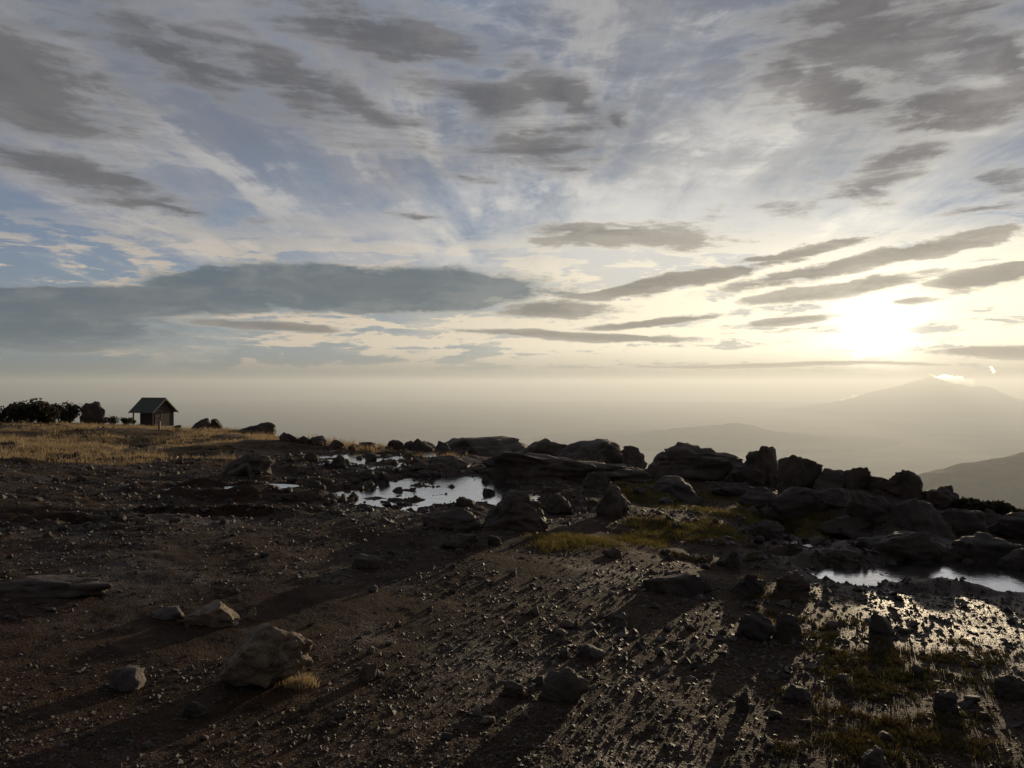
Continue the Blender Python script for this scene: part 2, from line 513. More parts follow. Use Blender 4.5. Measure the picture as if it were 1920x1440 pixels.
HAZE_DENSITY = 2.5e-5
M = dict(
    soil=mat_ground(),
    rock=mat_rock('basalt_rock', (0.040, 0.0245, 0.0155), (0.088, 0.056, 0.036), lichen=(0.10, 0.08, 0.055)),
    dark_rock=mat_rock('dark_basalt', (0.028, 0.0170, 0.0110), (0.068, 0.043, 0.028), lichen=(0.09, 0.07, 0.05), lich=0.45),
    tan_rock=mat_rock('lichened_tan_rock', (0.17, 0.115, 0.068), (0.30, 0.21, 0.13), lichen=(0.36, 0.265, 0.16), scale=3.2, bstr=1.0),
    pale_rock=mat_rock('pale_stone', (0.07, 0.052, 0.042), (0.13, 0.10, 0.08), lichen=(0.17, 0.135, 0.11), scale=3),
    pebble=mat_rock('gravel_pebbles', (0.024, 0.0145, 0.0092), (0.080, 0.050, 0.033), lichen=(0.11, 0.085, 0.064), rough=0.58, scale=4, lich=0.4),
    straw=mat_leaf('dry_grass', (0.30, 0.205, 0.10), (0.48, 0.36, 0.205), 0.5),
    turf=mat_leaf('short_turf', (0.11, 0.095, 0.022), (0.20, 0.15, 0.045), 0.55),
    moss=mat_leaf('wet_moss', (0.045, 0.040, 0.014), (0.09, 0.065, 0.02), 0.45),
    heather=mat_leaf('heather_leaf', (0.028, 0.026, 0.013), (0.055, 0.044, 0.02), 0.35),
    stem=mat_wood('heather_stem', (0.03, 0.022, 0.016), (0.06, 0.045, 0.03)),
    water=mat_water(),
    board=mat_wood('brown_boards', (0.034, 0.016, 0.012), (0.058, 0.028, 0.020)),
    door=mat_wood('door_boards', (0.045, 0.020, 0.015), (0.075, 0.034, 0.024)),
    post=mat_wood('grey_posts', (0.05, 0.042, 0.034), (0.085, 0.07, 0.055)),
    roof=mat_wood('green_roof_sheet', (0.045, 0.055, 0.038), (0.075, 0.082, 0.058), 0.55, (1, 1, 1), 3.0),
    trim=mat_wood('pale_trim', (0.13, 0.12, 0.085), (0.19, 0.175, 0.125)),
    concrete=mat_rock('footing_concrete', (0.22, 0.20, 0.18), (0.32, 0.30, 0.27), scale=2),
    metal=mat_wood('iron', (0.10, 0.09, 0.08), (0.15, 0.14, 0.13), 0.4),
    plain=mat_plain('savanna', (0.15, 0.14, 0.10), (0.25, 0.22, 0.16), 0.0004),
    mountain=mat_plain('mountain_slope', (0.035, 0.035, 0.03), (0.06, 0.055, 0.045), 0.002),
    hill=mat_plain('moorland_slope', (0.045, 0.035, 0.028), (0.085, 0.062, 0.045), 0.006),
)


# ------------------------------------------------------------------ mesh helpers
def mesh_np(name, verts, faces, smooth_=True):
    """verts (n,3) and faces (m,3|4) arrays to a mesh"""
    verts = np.asarray(verts, np.float32); faces = np.asarray(faces, np.int32)
    me = bpy.data.meshes.new(name)
    k = faces.shape[1]
    me.vertices.add(len(verts)); me.loops.add(faces.size); me.polygons.add(len(faces))
    me.vertices.foreach_set('co', verts.ravel())
    me.loops.foreach_set('vertex_index', faces.ravel())
    me.polygons.foreach_set('loop_start', np.arange(0, faces.size, k, dtype=np.int32))
    me.polygons.foreach_set('loop_total', np.full(len(faces), k, np.int32))
    me.polygons.foreach_set('use_smooth', np.full(len(faces), smooth_))
    me.update(calc_edges=True)
    return me


def link_obj(name, me, mat=None, parent=None, loc=(0, 0, 0), rotz=0.0):
    o = bpy.data.objects.new(name, me); COL.objects.link(o)
    if mat is not None and not me.materials: me.materials.append(mat)
    o.location = loc; o.rotation_euler = (0, 0, rotz)
    if parent is not None: o.parent = parent
    return o


def tag(o, label=None, cat=None, group=None, kind=None):
    if label: o['label'] = label
    if cat: o['category'] = cat
    if group: o['group'] = group
    if kind: o['kind'] = kind
    return o


def grid_faces(nr, na, closed=False):
    i = np.arange(nr - 1)[:, None]; j = np.arange(na if closed else na - 1)[None, :]
    j2 = (j + 1) % na
    a = i * na + j; b = i * na + j2; c = (i + 1) * na + j2; d = (i + 1) * na + j
    return np.stack([a, b, c, d], -1).reshape(-1, 4)


# ------------------------------------------------------------------ setting: ground, plain, hills, mountain
def build_ground():
    back = np.radians(np.linspace(42, 318, 150)[1:-1])
    ang = np.concatenate([_AN, back]); rad = _RD
    rr, aa = np.meshgrid(rad, ang, indexing='ij')
    x, y = rr * np.sin(aa), rr * np.cos(aa)
    z = np.concatenate([_ZT, height(x[:, len(_AN):], y[:, len(_AN):])], 1)
    v = np.stack([x, y, z], -1).reshape(-1, 3)
    o = link_obj('ground', mesh_np('ground', v, grid_faces(len(rad), len(ang), True)[:, ::-1]), M['soil'])
    tag(o, 'dark wet volcanic gravel ground sloping down to the rocky rim', 'ground', kind='structure')


def build_far():
    n = 96
    rad = np.array([4000., 9000, 16000, 30000, 50000, 75000, 100000, 118000])
    ang = np.linspace(0, 2 * math.pi, n, endpoint=False)
    rr, aa = np.meshgrid(rad, ang, indexing='ij')
    x, y = rr * np.sin(aa), rr * np.cos(aa)
    z = PLAIN_Z + 0 * x
    v = np.stack([x, y, z], -1).reshape(-1, 3)
    o = link_obj('plain', mesh_np('plain', v, grid_faces(len(rad), n, True)[:, ::-1]), M['plain'])
    tag(o, 'hazy savanna plain far below the mountain rim', 'plain', kind='structure')

    def relief(name, cx, cy, radius, hfun, mat, label, cat, nr=90, na=180):
        rad = np.linspace(0, radius, nr); ang = np.linspace(0, 2 * math.pi, na, endpoint=False)
        rr, aa = np.meshgrid(rad, ang, indexing='ij')
        x, y = rr * np.sin(aa), rr * np.cos(aa)
        z = hfun(x, y, rr)
        edge = 1 - smooth(rr / radius, 0.85, 1.0)
        z = PLAIN_Z - 30 + (z + 30) * edge
        v = np.stack([x + cx, y + cy, z], -1).reshape(-1, 3)
        o = link_obj(name, mesh_np(name, v, grid_faces(nr, na, True)[:, ::-1]), mat)
        tag(o, label, cat, kind='structure')

    def pt(px, D): return (px - 960) / F_PX * D, D
    # the far volcano, 70 km away
    cx, cy = pt(1748, 70000)

    def meru(x, y, r):
        r2 = (np.sqrt(x * x + y * y * 0.8 + 1100.0 ** 2) - 1100.0) * (1 + 0.12 * fbm(x * 0.00025, y * 0.00025, oct=3, seed=71))
        h = 2980 * np.clip(1 - r2 / 13500, 0, 1) ** 1.75
        h = h + 620 * np.exp(-((x - 4700) / 1100) ** 2 - (y / 2000) ** 2)
        return h + fbm(x * 0.0007, y * 0.0007, oct=4, seed=72) * 220 * np.clip(h / 1500, 0, 1)
    relief('mountain', cx, cy, 15000, meru, M['mountain'], 'distant cone-shaped volcano fading into the golden haze', 'mountain', 110, 220)
    # a low range nearer by
    cx, cy = pt(1330, 36000)

    def rangef(x, y, r):
        h = 520 * np.exp(-(x / 4300) ** 2 - (y / 1800) ** 2) + 260 * np.exp(-((x - 1300) / 800) ** 2 - (y / 1500) ** 2)
        return h + fbm(x * 0.0009, y * 0.0009, oct=4, seed=75) * 130 * np.clip(h / 300, 0, 1)
    relief('hills', cx, cy, 9000, rangef, M['mountain'], 'faint low range of hills in the haze left of the volcano', 'hills')
    # the moorland spur on the right
    cx, cy = pt(1975, 9600)

    def spur(x, y, r):
        u, v = x * 0.95 + y * 0.30, -x * 0.30 + y * 0.95
        h = 1700 * np.exp(-(np.abs(u) / 5600) ** 1.6 - (v / 1500) ** 2)
        return h + fbm(x * 0.0022, y * 0.0022, oct=5, seed=78) * 70 * np.clip(h / 900, 0, 1)
    relief('hill', cx, cy, 7800, spur, M['hill'], 'dark rounded moorland hill beyond the rocks', 'hill', 160, 260)

    bm = bmesh.new(); bmesh.ops.create_cube(bm, size=1.0)
    S = 125000.0; top, bot = 520.0, PLAIN_Z - 62.0
    for vv in bm.verts:
        vv.co.x *= 2 * S; vv.co.y *= 2 * S
        vv.co.z = top if vv.co.z > 0 else bot
    me = bpy.data.meshes.new('haze'); bm.to_mesh(me); bm.free()
    tag(link_obj('haze', me, mat_haze()), 'pale golden evening haze hanging over the plain', 'haze', kind='stuff')


def build_pools():
    for p, pz in zip(POOLS, POOL_Z):
        n, k = 56, 5
        rad = np.linspace(0.02, 1.7, k); ang = np.linspace(0, 2 * math.pi, n, endpoint=False)
        rr, aa = np.meshgrid(rad, ang, indexing='ij')
        rr = rr * (1 + 0.25 * np.sin(aa * 2 + p[0]) * rr / 1.7)
        u, v = rr * p[2] * np.cos(aa), rr * p[3] * np.sin(aa)
        c, s = math.cos(p[4]), math.sin(p[4])
        x, y = p[0] + u * c - v * s, p[1] + u * s + v * c
        w = np.stack([x, y, np.full_like(x, pz)], -1).reshape(-1, 3)
        o = link_obj('puddle', mesh_np('puddle', w, grid_faces(k, n, True)), M['water'])
        tag(o, 'shallow rain pool lying on the dark gravel', 'puddle', kind='structure')


# ------------------------------------------------------------------ rocks
_ico = {}


def ico(n):
    if n not in _ico:
        bm = bmesh.new(); bmesh.ops.create_icosphere(bm, subdivisions=n, radius=1.0)
        _ico[n] = (np.array([v.co[:] for v in bm.verts]), np.array([[v.index for v in f.verts] for f in bm.faces]))
        bm.free()
    return _ico[n]


def rock_shape(seed, n=4, cuts=8, rough=0.34, boxy=0.0, fine=0.095):
    v, f = ico(n); v = v.copy()
    g = np.random.default_rng(seed)
    if boxy: v = np.sign(v) * np.abs(v) ** (1 - boxy)
    o = g.uniform(0, 90, 3)
    v *= (1 + rough * 1.5 * fbm(v[:, 0] * 1.1 + o[0], v[:, 1] * 1.1 + o[1], v[:, 2] * 1.1 + o[2], oct=3, seed=seed))[:, None]
    for _ in range(cuts):
        d = g.normal(size=3); d[2] = abs(d[2]) * 0.8 + 0.05; d /= np.linalg.norm(d)
        k = g.uniform(0.42, 0.80)
        ex = np.maximum(0, v @ d - k)
        v -= ex[:, None] * d * 0.88
    if n >= 3:
        nf = fbm(v[:, 0] * 3 + o[0], v[:, 1] * 3 + o[1], v[:, 2] * 3 + o[2], oct=5, seed=seed + 5, gain=0.62)
        rd = 1 - 2 * np.abs(vnoise(v[:, 0] * 2.3 + o[1], v[:, 1] * 2.3, v[:, 2] * 2.9 + o[2], seed=seed))
        led = np.abs(((v[:, 2] * 3.1 + 0.8 * nf + o[0]) % 1.0) - 0.5)      # worn bedding ledges
        v *= (1 + fine * 2.6 * nf - fine * 1.6 * np.maximum(0, rd - 0.72) * 3.5 + fine * 0.8 * (led - 0.25))[:, None]
    mn, mx = v.min(0), v.max(0)
    v = (v - (mn + mx) / 2) / (mx - mn)             # unit box, centred
    v[:, 2] += 0.5                                  # stands on z = 0
    return v, f


_seed = [100]


def rock(px, py, w, h, label, mat='rock', name='boulder', cat='boulder', group=None, n=4, depth=0.85, sink=0.45, yaw=None, back=0.0, **kw):
    """a boulder whose foot is seen at px, py and that is w x h pixels large there"""
    g, t = hit(px, py)
    W = w * t / F_PX
    D = max(W * depth, h * t / F_PX * 0.6)
    tc = t + D * (0.30 + back)                     # distance of the rock's middle
    W *= tc / t
    cx, top = (px - 960) / F_PX * tc, CAM_Z + (720 - (py - h)) / F_PX * tc
    qx = cx + np.array([-.4, 0, .4, 0, 0]) * W; qy = tc + np.array([0, 0, 0, -.4, .4]) * D
    low = min(float(HZ(qx, qy).min()), g[2])
    H = top - low
    z0 = low - sink * H
    _seed[0] += 1
    v, f = rock_shape(kw.pop('seed', _seed[0]), n, **kw)
    v = v * np.array([W, D, top - z0])
    o = link_obj(name, mesh_np(name, v, f), M[mat], loc=(cx, tc, z0), rotz=random.uniform(-0.3, 0.3) if yaw is None else yaw)
    tag(o, label, cat, group)
    return o


def build_boulders():
    G_SKY = 'boulders along the rim of the slope'
    G_BANK = 'boulders heaped in the dark bank by the pool'
    # foreground, each one different
    rock(503, 1290, 166, 126, 'large tan lichen-covered boulder with orange grass at its foot', 'tan_rock', n=5, seed=907, cuts=3, rough=0.22, depth=1.0, fine=0.075, sink=0.2, boxy=0.1)
    rock(403, 1172, 118, 46, 'low brown rock half buried behind the tan boulder', 'tan_rock', seed=12, rough=0.25)
    rock(315, 1160, 62, 24, 'flat pale stone beside the low brown rock', 'pale_rock', 'stone', 'stone', n=3, rough=0.24)
    rock(470, 1163, 20, 24, 'thin upright slab of stone behind the tan boulder', 'tan_rock', 'stone', 'stone', n=3, depth=0.4)
    rock(110, 1118, 225, 34, 'long low rock barely rising from the gravel', 'rock', depth=0.5, yaw=0.05)
    rock(237, 1292, 66, 42, 'flat layered broken stone in the shade of the tan boulder', 'pale_rock', 'stone', 'stone', n=3, boxy=0.4, cuts=9)
    rock(365, 1345, 42, 32, 'dull rounded stone in the dark corner below the layered stone', 'dark_rock', 'stone', 'stone', n=3)
    rock(687, 1278, 36, 36, 'angular blocky stone standing upright on the gravel', 'rock', 'stone', 'stone', n=3, boxy=0.5, cuts=10)
    rock(1057, 1314, 96, 60, 'dark notched boulder throwing a long shadow over the gravel', 'dark_rock', seed=58, rough=0.4, depth=0.7)
    rock(967, 1306, 56, 32, 'smaller dark rounded rock beside the notched boulder', 'dark_rock', 'stone', 'stone')
    rock(1108, 1232, 56, 24, 'flat-topped dark stone above the notched boulder', 'dark_rock', 'stone', 'stone', n=3)
    rock(688, 1066, 50, 26, 'smooth rounded stone alone on open gravel with a trailing shadow', 'dark_rock', 'stone', 'stone', n=3, rough=0.24)
    rock(1268, 1112, 138, 34, 'long flat slab of rock tilted up at one end', 'dark_rock', seed=77, depth=0.35, boxy=0.4, yaw=0.15)
    rock(1416, 1198, 74, 50, 'dark boulder of a touching pair, the broader one', 'dark_rock', depth=0.8)
    rock(1472, 1198, 56, 50, 'dark boulder of a touching pair, the narrower one', 'dark_rock', depth=0.9)
    rock(1392, 1334, 26, 38, 'small pointed stone standing on end in the glittering gravel', 'dark_rock', 'stone', 'stone', n=3)
    rock(1652, 1190, 48, 42, 'pyramid-shaped stone at the edge of the shining pool', 'dark_rock', 'stone', 'stone', n=3, cuts=10)
    rock(1484, 1106, 62, 36, 'wedge-shaped dark rock left of the shining pool', 'dark_rock')
    rock(1402, 1112, 74, 40, 'mossy hummock of rock between slab and wedge-shaped rock', 'dark_rock')
    rock(1374, 1062, 44, 34, 'squat dark block above the mossy hummock', 'dark_rock', boxy=0.3)
    rock(1436, 1008, 68, 34, 'rounded dome of rock beside the small bright rills', 'dark_rock', rough=0.24)
    rock(1588, 1048, 64, 18, 'flat dark rock lying in the upper edge of the pool', 'dark_rock')
    rock(1640, 1442, 56, 42, 'dark blunt rock among wet moss tufts', 'dark_rock', 'stone', 'stone')
    rock(1492, 1318, 58, 34, 'dark rock with a broad shadow among glinting gravel', 'dark_rock', 'stone', 'stone')
    rock(1772, 1335, 50, 40, 'dark stone between the moss tufts with a wide shadow', 'dark_rock', 'stone', 'stone')
    rock(1895, 1310, 60, 44, 'dark rounded stone beside the far moss tufts', 'dark_rock', 'stone', 'stone')
    # middle ground
    rock(965, 992, 135, 72, 'big rounded boulder in front of the sky-reflecting pool', 'rock', seed=21, n=5, rough=0.2, depth=0.8)
    rock(850, 992, 130, 40, 'sloping shoulder of rock joined to the big pool boulder', 'rock', depth=0.6)
    rock(1048, 965, 52, 40, 'round boulder leaning on the big pool boulder', 'rock')
    rock(916, 932, 26, 17, 'small block perched at the big pool boulder', 'dark_rock', 'stone', 'stone', n=3)
    rock(872, 948, 38, 18, 'pointed stone at the near shore of the pool', 'dark_rock', 'stone', 'stone', n=3)
    rock(862, 1028, 72, 28, 'low flat rock in the shadow of the big pool boulder', 'rock')
    rock(927, 1022, 26, 19, 'round stone beside the low flat rock', 'dark_rock', 'stone', 'stone', n=3)
    rock(1150, 970, 66, 62, 'upright boulder between pool and green turf', 'rock')
    rock(1120, 918, 56, 34, 'boulder with a mossy crown behind the upright boulder', 'rock')
    rock(460, 892, 108, 42, 'broad squared boulder below the grassy slope', 'rock', boxy=0.35, seed=35)
    rock(833, 880, 92, 26, 'flat rock with dry grass on top beyond the pool', 'rock', boxy=0.3)
    rock(635, 878, 46, 26, 'dark lump of rock beside the upper pool', 'dark_rock')
    rock(720, 906, 26, 22, 'round stone on the left shore of the pool', 'dark_rock', 'stone', 'stone', n=3)
    rock(910, 906, 18, 17, 'small stone standing in the pool water', 'dark_rock', 'stone', 'stone', n=3)
    rock(800, 897, 56, 16, 'dark rocks heaped on the far shore of the pool', 'dark_rock')
    rock(690, 900, 34, 20, 'dark rock at the narrow end of the pool', 'dark_rock')
    rock(1150, 1046, 42, 20, 'dark stone on gravel left of the squat block', 'dark_rock', 'stone', 'stone', n=3)
    rock(1255, 1050, 22, 14, 'little stone on gravel beside the squat block', 'dark_rock', 'stone', 'stone', n=3)
    # outcrops along the rim
    for (x, y, w, h, lab) in [
        (905, 850, 145, 32, 'long humped outcrop on the rim beyond the pool'), (1010, 846, 90, 25, 'flat-backed outcrop on the central rim'),
        (1112, 850, 112, 28, 'blunt-ended outcrop at the right end of the central rim'), (1050, 890, 250, 50, 'very broad dark rock face below the central rim'),
        (1190, 852, 48, 18, 'low rock in the dip between two rim outcrops'), (1292, 898, 182, 74, 'large whale-backed outcrop on the rim'),
        (1433, 896, 66, 66, 'tall egg-shaped boulder standing on the rim'), (1498, 893, 74, 44, 'rounded boulder leaning against the egg-shaped boulder'),
        (1396, 906, 72, 40, 'boulder at the foot of the egg-shaped boulder'), (1562, 905, 70, 28, 'low ledge of rock between two rim boulders'),
        (1606, 912, 52, 40, 'knob of rock on the low ledge'), (1658, 925, 70, 36, 'flat rock left of the peaked boulder'),
        (1698, 935, 62, 58, 'peaked boulder on the rim in front of the far hill'), (1757, 950, 72, 44, 'sloping boulder right of the peaked boulder')]:
        rock(x, y, w * (1.4 if w > 80 else 1.12), h * 0.94, lab, 'rock', n=4 if w < 150 else 5, group=G_SKY, rough=0.24, cuts=4, boxy=0.22, sink=0.22, depth=0.6 if w > 150 else 0.85)
    row = ['boulder just right of the hut, the larger of two', 'little boulder just right of the hut, the smaller of two',
           'squat boulder next right of the dome-shaped boulder', 'low boulder second right of the dome-shaped boulder', 'domed boulder third right of the dome-shaped boulder',
           'flat boulder fourth right of the dome-shaped boulder', 'boulder with straw tufts beside the upper pool', 'humped boulder on the skyline above the upper pool',
           'smallest boulder in the dip above the upper pool', 'broad boulder next left of the long humped outcrop', 'boulder touching the long humped outcrop', 'thin flat rock in the straw above the upper pool']
    for (x, y, w, h), lab in zip([(375, 800, 38, 16), (405, 800, 24, 15), (540, 828, 34, 18), (570, 831, 30, 14), (597, 834, 38, 17), (635, 838, 40, 14),
                                  (690, 842, 40, 14), (742, 842, 34, 18), (768, 838, 30, 12), (792, 841, 56, 20), (830, 843, 38, 16), (665, 842, 30, 10)], row):
        rock(x, y, w, h, 'dark ' + lab, 'dark_rock', group=G_SKY, n=3)
    rock(476, 815, 80, 23, 'broad dome-shaped boulder on the skyline right of the hut', 'dark_rock', group=G_SKY, rough=0.2, cuts=4)
    rock(176, 786, 50, 34, 'rounded boulder on the skyline beside the bushes', 'rock', group=G_SKY, rough=0.15, cuts=2, boxy=0.2, sink=0.2)
    # the dark bank
    heap = ['broad rugged boulder below the leaning rim boulder', 'tall rugged boulder below the knob on the ledge', 'wide rugged boulder below the peaked boulder',
            'flat rugged boulder where the turf meets the heap', 'rugged boulder below the sloping boulder', 'wide low boulder at the waterline of the shining pool',
            'rugged boulder at the far end of the waterline', 'low boulder below the egg-shaped boulder', 'rugged boulder under the heather bushes', 'small boulder under the low ledge',
            'small boulder directly below the round heather bushes', 'flat boulder below the whale-backed outcrop', 'rugged boulder dipping into the end of the pool', 'small boulder between two waterline boulders', 'long flat rock on the turf before the whale-backed outcrop']
    for (x, y, w, h), lab in zip([(1500, 965, 170, 62), (1632, 985, 100, 78), (1720, 995, 130, 70), (1590, 1010, 130, 50), (1800, 1005, 120, 62), (1690, 1042, 150, 60),
                                  (1830, 1052, 150, 62), (1430, 948, 100, 40), (1900, 1010, 110, 58), (1560, 950, 90, 40), (1860, 985, 70, 36), (1380, 930, 90, 30),
                                  (1915, 1070, 90, 50), (1770, 1055, 80, 36), (1250, 925, 140, 34)], heap):
        rock(x, y, w, h * 0.86, 'dark ' + lab, 'dark_rock', group=G_BANK, rough=0.36, depth=0.7, cuts=10)


def build_stones():
    """loose stones one can count, then the gravel nobody could"""
    protos = []
    for k in range(12):
        v, f = rock_shape(500 + k, 2 if k < 9 else 3, cuts=8, rough=0.35, boxy=0.15)
        v[:, 2] -= 0.2
        me = mesh_np('stone', v, f, smooth_=False)
        protos.append(me)
    for me in protos: me.materials.append(M['dark_rock'] if protos.index(me) % 3 else M['rock'])
    zones = [  # region of the picture, how many, size range in px, label
        ((560, 1140, 1250, 1400), 46, (11, 30), 'small dark stone lying loose on the open glittering gravel'),
        ((1250, 1030, 1900, 1420), 50, (11, 28), 'small dark stone among moss tufts and wet gravel near the shining pool'),
        ((0, 1000, 560, 1420), 26, (9, 20), 'small dull stone on the shaded gravel round the tan boulder'),
        ((560, 1010, 1250, 1140), 28, (8, 20), 'small stone on the bare gravel below the big pool boulder'),
        ((520, 855, 800, 960), 60, (9, 26), 'jagged dark stone in the rubble along the pool shore'),
        ((0, 850, 520, 1000), 46, (8, 22), 'dark stone in the rubble at the foot of the grassy slope'),
        ((1150, 910, 1560, 1040), 40, (9, 26), 'dark stone scattered over the patchy green turf')]
    for reg, cnt, (s0, s1), lab in zones:
        for _ in range(cnt):
            px, py = random.uniform(reg[0], reg[2]), random.uniform(reg[1], reg[3])
            g, t = hit(px, py)
            s = (s0 + (s1 - s0) * random.random() ** 2.2) * t / F_PX
            o = bpy.data.objects.new('stone', random.choice(protos)); COL.objects.link(o)
            o.location = g; o.rotation_euler = (random.uniform(-.3, .3), random.uniform(-.3, .3), random.uniform(0, 6.28))
            o.scale = (s, s * random.uniform(.6, .95), s * random.uniform(.45, .85))
            tag(o, lab, 'stone', lab.replace('small ', '').replace('stone', 'stones') )
    # rubble and gravel
    octa = np.array([[1, 0, 0], [-1, 0, 0], [0, 1, 0], [0, -1, 0], [0, 0, 1], [0, 0, -1]], float)
    of = np.array([[0, 2, 4], [2, 1, 4], [1, 3, 4], [3, 0, 4], [2, 0, 5], [1, 2, 5], [3, 1, 5], [0, 3, 5]])
    def strew(name, n, r0, r1, keepf, sizef, label):
        r = r0 * np.exp(rng.random(n) * math.log(r1 / r0)); a = np.radians(rng.uniform(-40, 40, n))
        x, y = r * np.sin(a), r * np.cos(a)
        keep = keepf(x, y, r, rng.random(n))
        x, y, r = x[keep], y[keep], r[keep]; n = len(x)
        s = sizef(r, rng.random(n))
        z = height(x, y)
        v = octa[None] * (s[:, None, None] * rng.uniform(0.55, 1.25, (n, 6, 1))) * np.array([1, 1, 0.55])
        v = v + rng.normal(0, 0.22, (n, 6, 3)) * s[:, None, None]
        th = rng.uniform(0, 6.28, n); c, sn = np.cos(th)[:, None], np.sin(th)[:, None]
        vx = v[..., 0] * c - v[..., 1] * sn; vy = v[..., 0] * sn + v[..., 1] * c
        V = np.stack([vx + x[:, None], vy + y[:, None], v[..., 2] + (z + 0.03 * s)[:, None]], -1).reshape(-1, 3)
        Fc = (of[None] + 6 * np.arange(n)[:, None, None]).reshape(-1, 3)
        tag(link_obj(name, mesh_np(name, V, Fc, False), M['pebble']), label, name, kind='stuff')
    strew('gravel', 170000, 2.4, 30.0, lambda x, y, r, q: fbm(x * 0.9, y * 0.9, oct=3, seed=91) + q * 0.7 > 0.18,
          lambda r, q: (0.0030 + 0.00080 * r) * (0.5 + q ** 5 * 2.8), 'loose dark volcanic gravel strewn over the ground')
    strew('rubble', 26000, 5.0, 60.0, lambda x, y, r, q: (fbm(x * 0.45, y * 0.35, oct=3, seed=95) + 0.3 * smooth(-x, -2, 4) * smooth(r, 9, 15) + q * 0.25 > 0.30),
          lambda r, q: (0.010 + 0.0012 * r) * (0.6 + q ** 4 * 3.0), 'broken dark rubble lying in drifts on the slope')


# ------------------------------------------------------------------ grass
def blades(name, pts, hgt, wid, per, spread, mat, label, lean=0.5, cat='grass'):
    """tufts of bent blades at pts (n,3); hgt per tuft"""
    n = len(pts); m = n * per
    P = np.repeat(pts, per, 0); H = np.repeat(hgt, per) * rng.uniform(0.45, 1.1, m)
    Wd = np.repeat(wid, per) if np.ndim(wid) else np.full(m, wid)
    th = rng.uniform(0, 6.28, m); rr = np.repeat(spread, per) * np.sqrt(rng.random(m))
    base = P + np.stack([np.cos(th) * rr, np.sin(th) * rr, np.zeros(m)], -1)
    base[:, 2] -= 0.01
    ld = th + rng.normal(0, 0.6, m); ln = rng.uniform(0.1, 1.0, m) * lean * H
    L = np.stack([np.cos(ld) * ln, np.sin(ld) * ln, np.zeros(m)], -1)
    fa = rng.uniform(0, 6.28, m); S = np.stack([np.cos(fa), np.sin(fa), np.zeros(m)], -1) * Wd[:, None] * 0.5
    up = np.zeros((m, 3)); up[:, 2] = 1
    mid = base + L * 0.35 + up * (H * 0.6)[:, None]; tip = base + L + up * H[:, None]
    V = np.stack([base - S, base + S, mid - S * 0.7, mid + S * 0.7, tip], 1).reshape(-1, 3)
    k = 5 * np.arange(m)[:, None]
    F3 = np.concatenate([k + np.array([[0, 1, 3]]), k + np.array([[0, 3, 2]]), k + np.array([[2, 3, 4]])], 0)
    return tag(link_obj(name, mesh_np(name, V, F3, True), M[mat]), label, cat, kind='stuff')


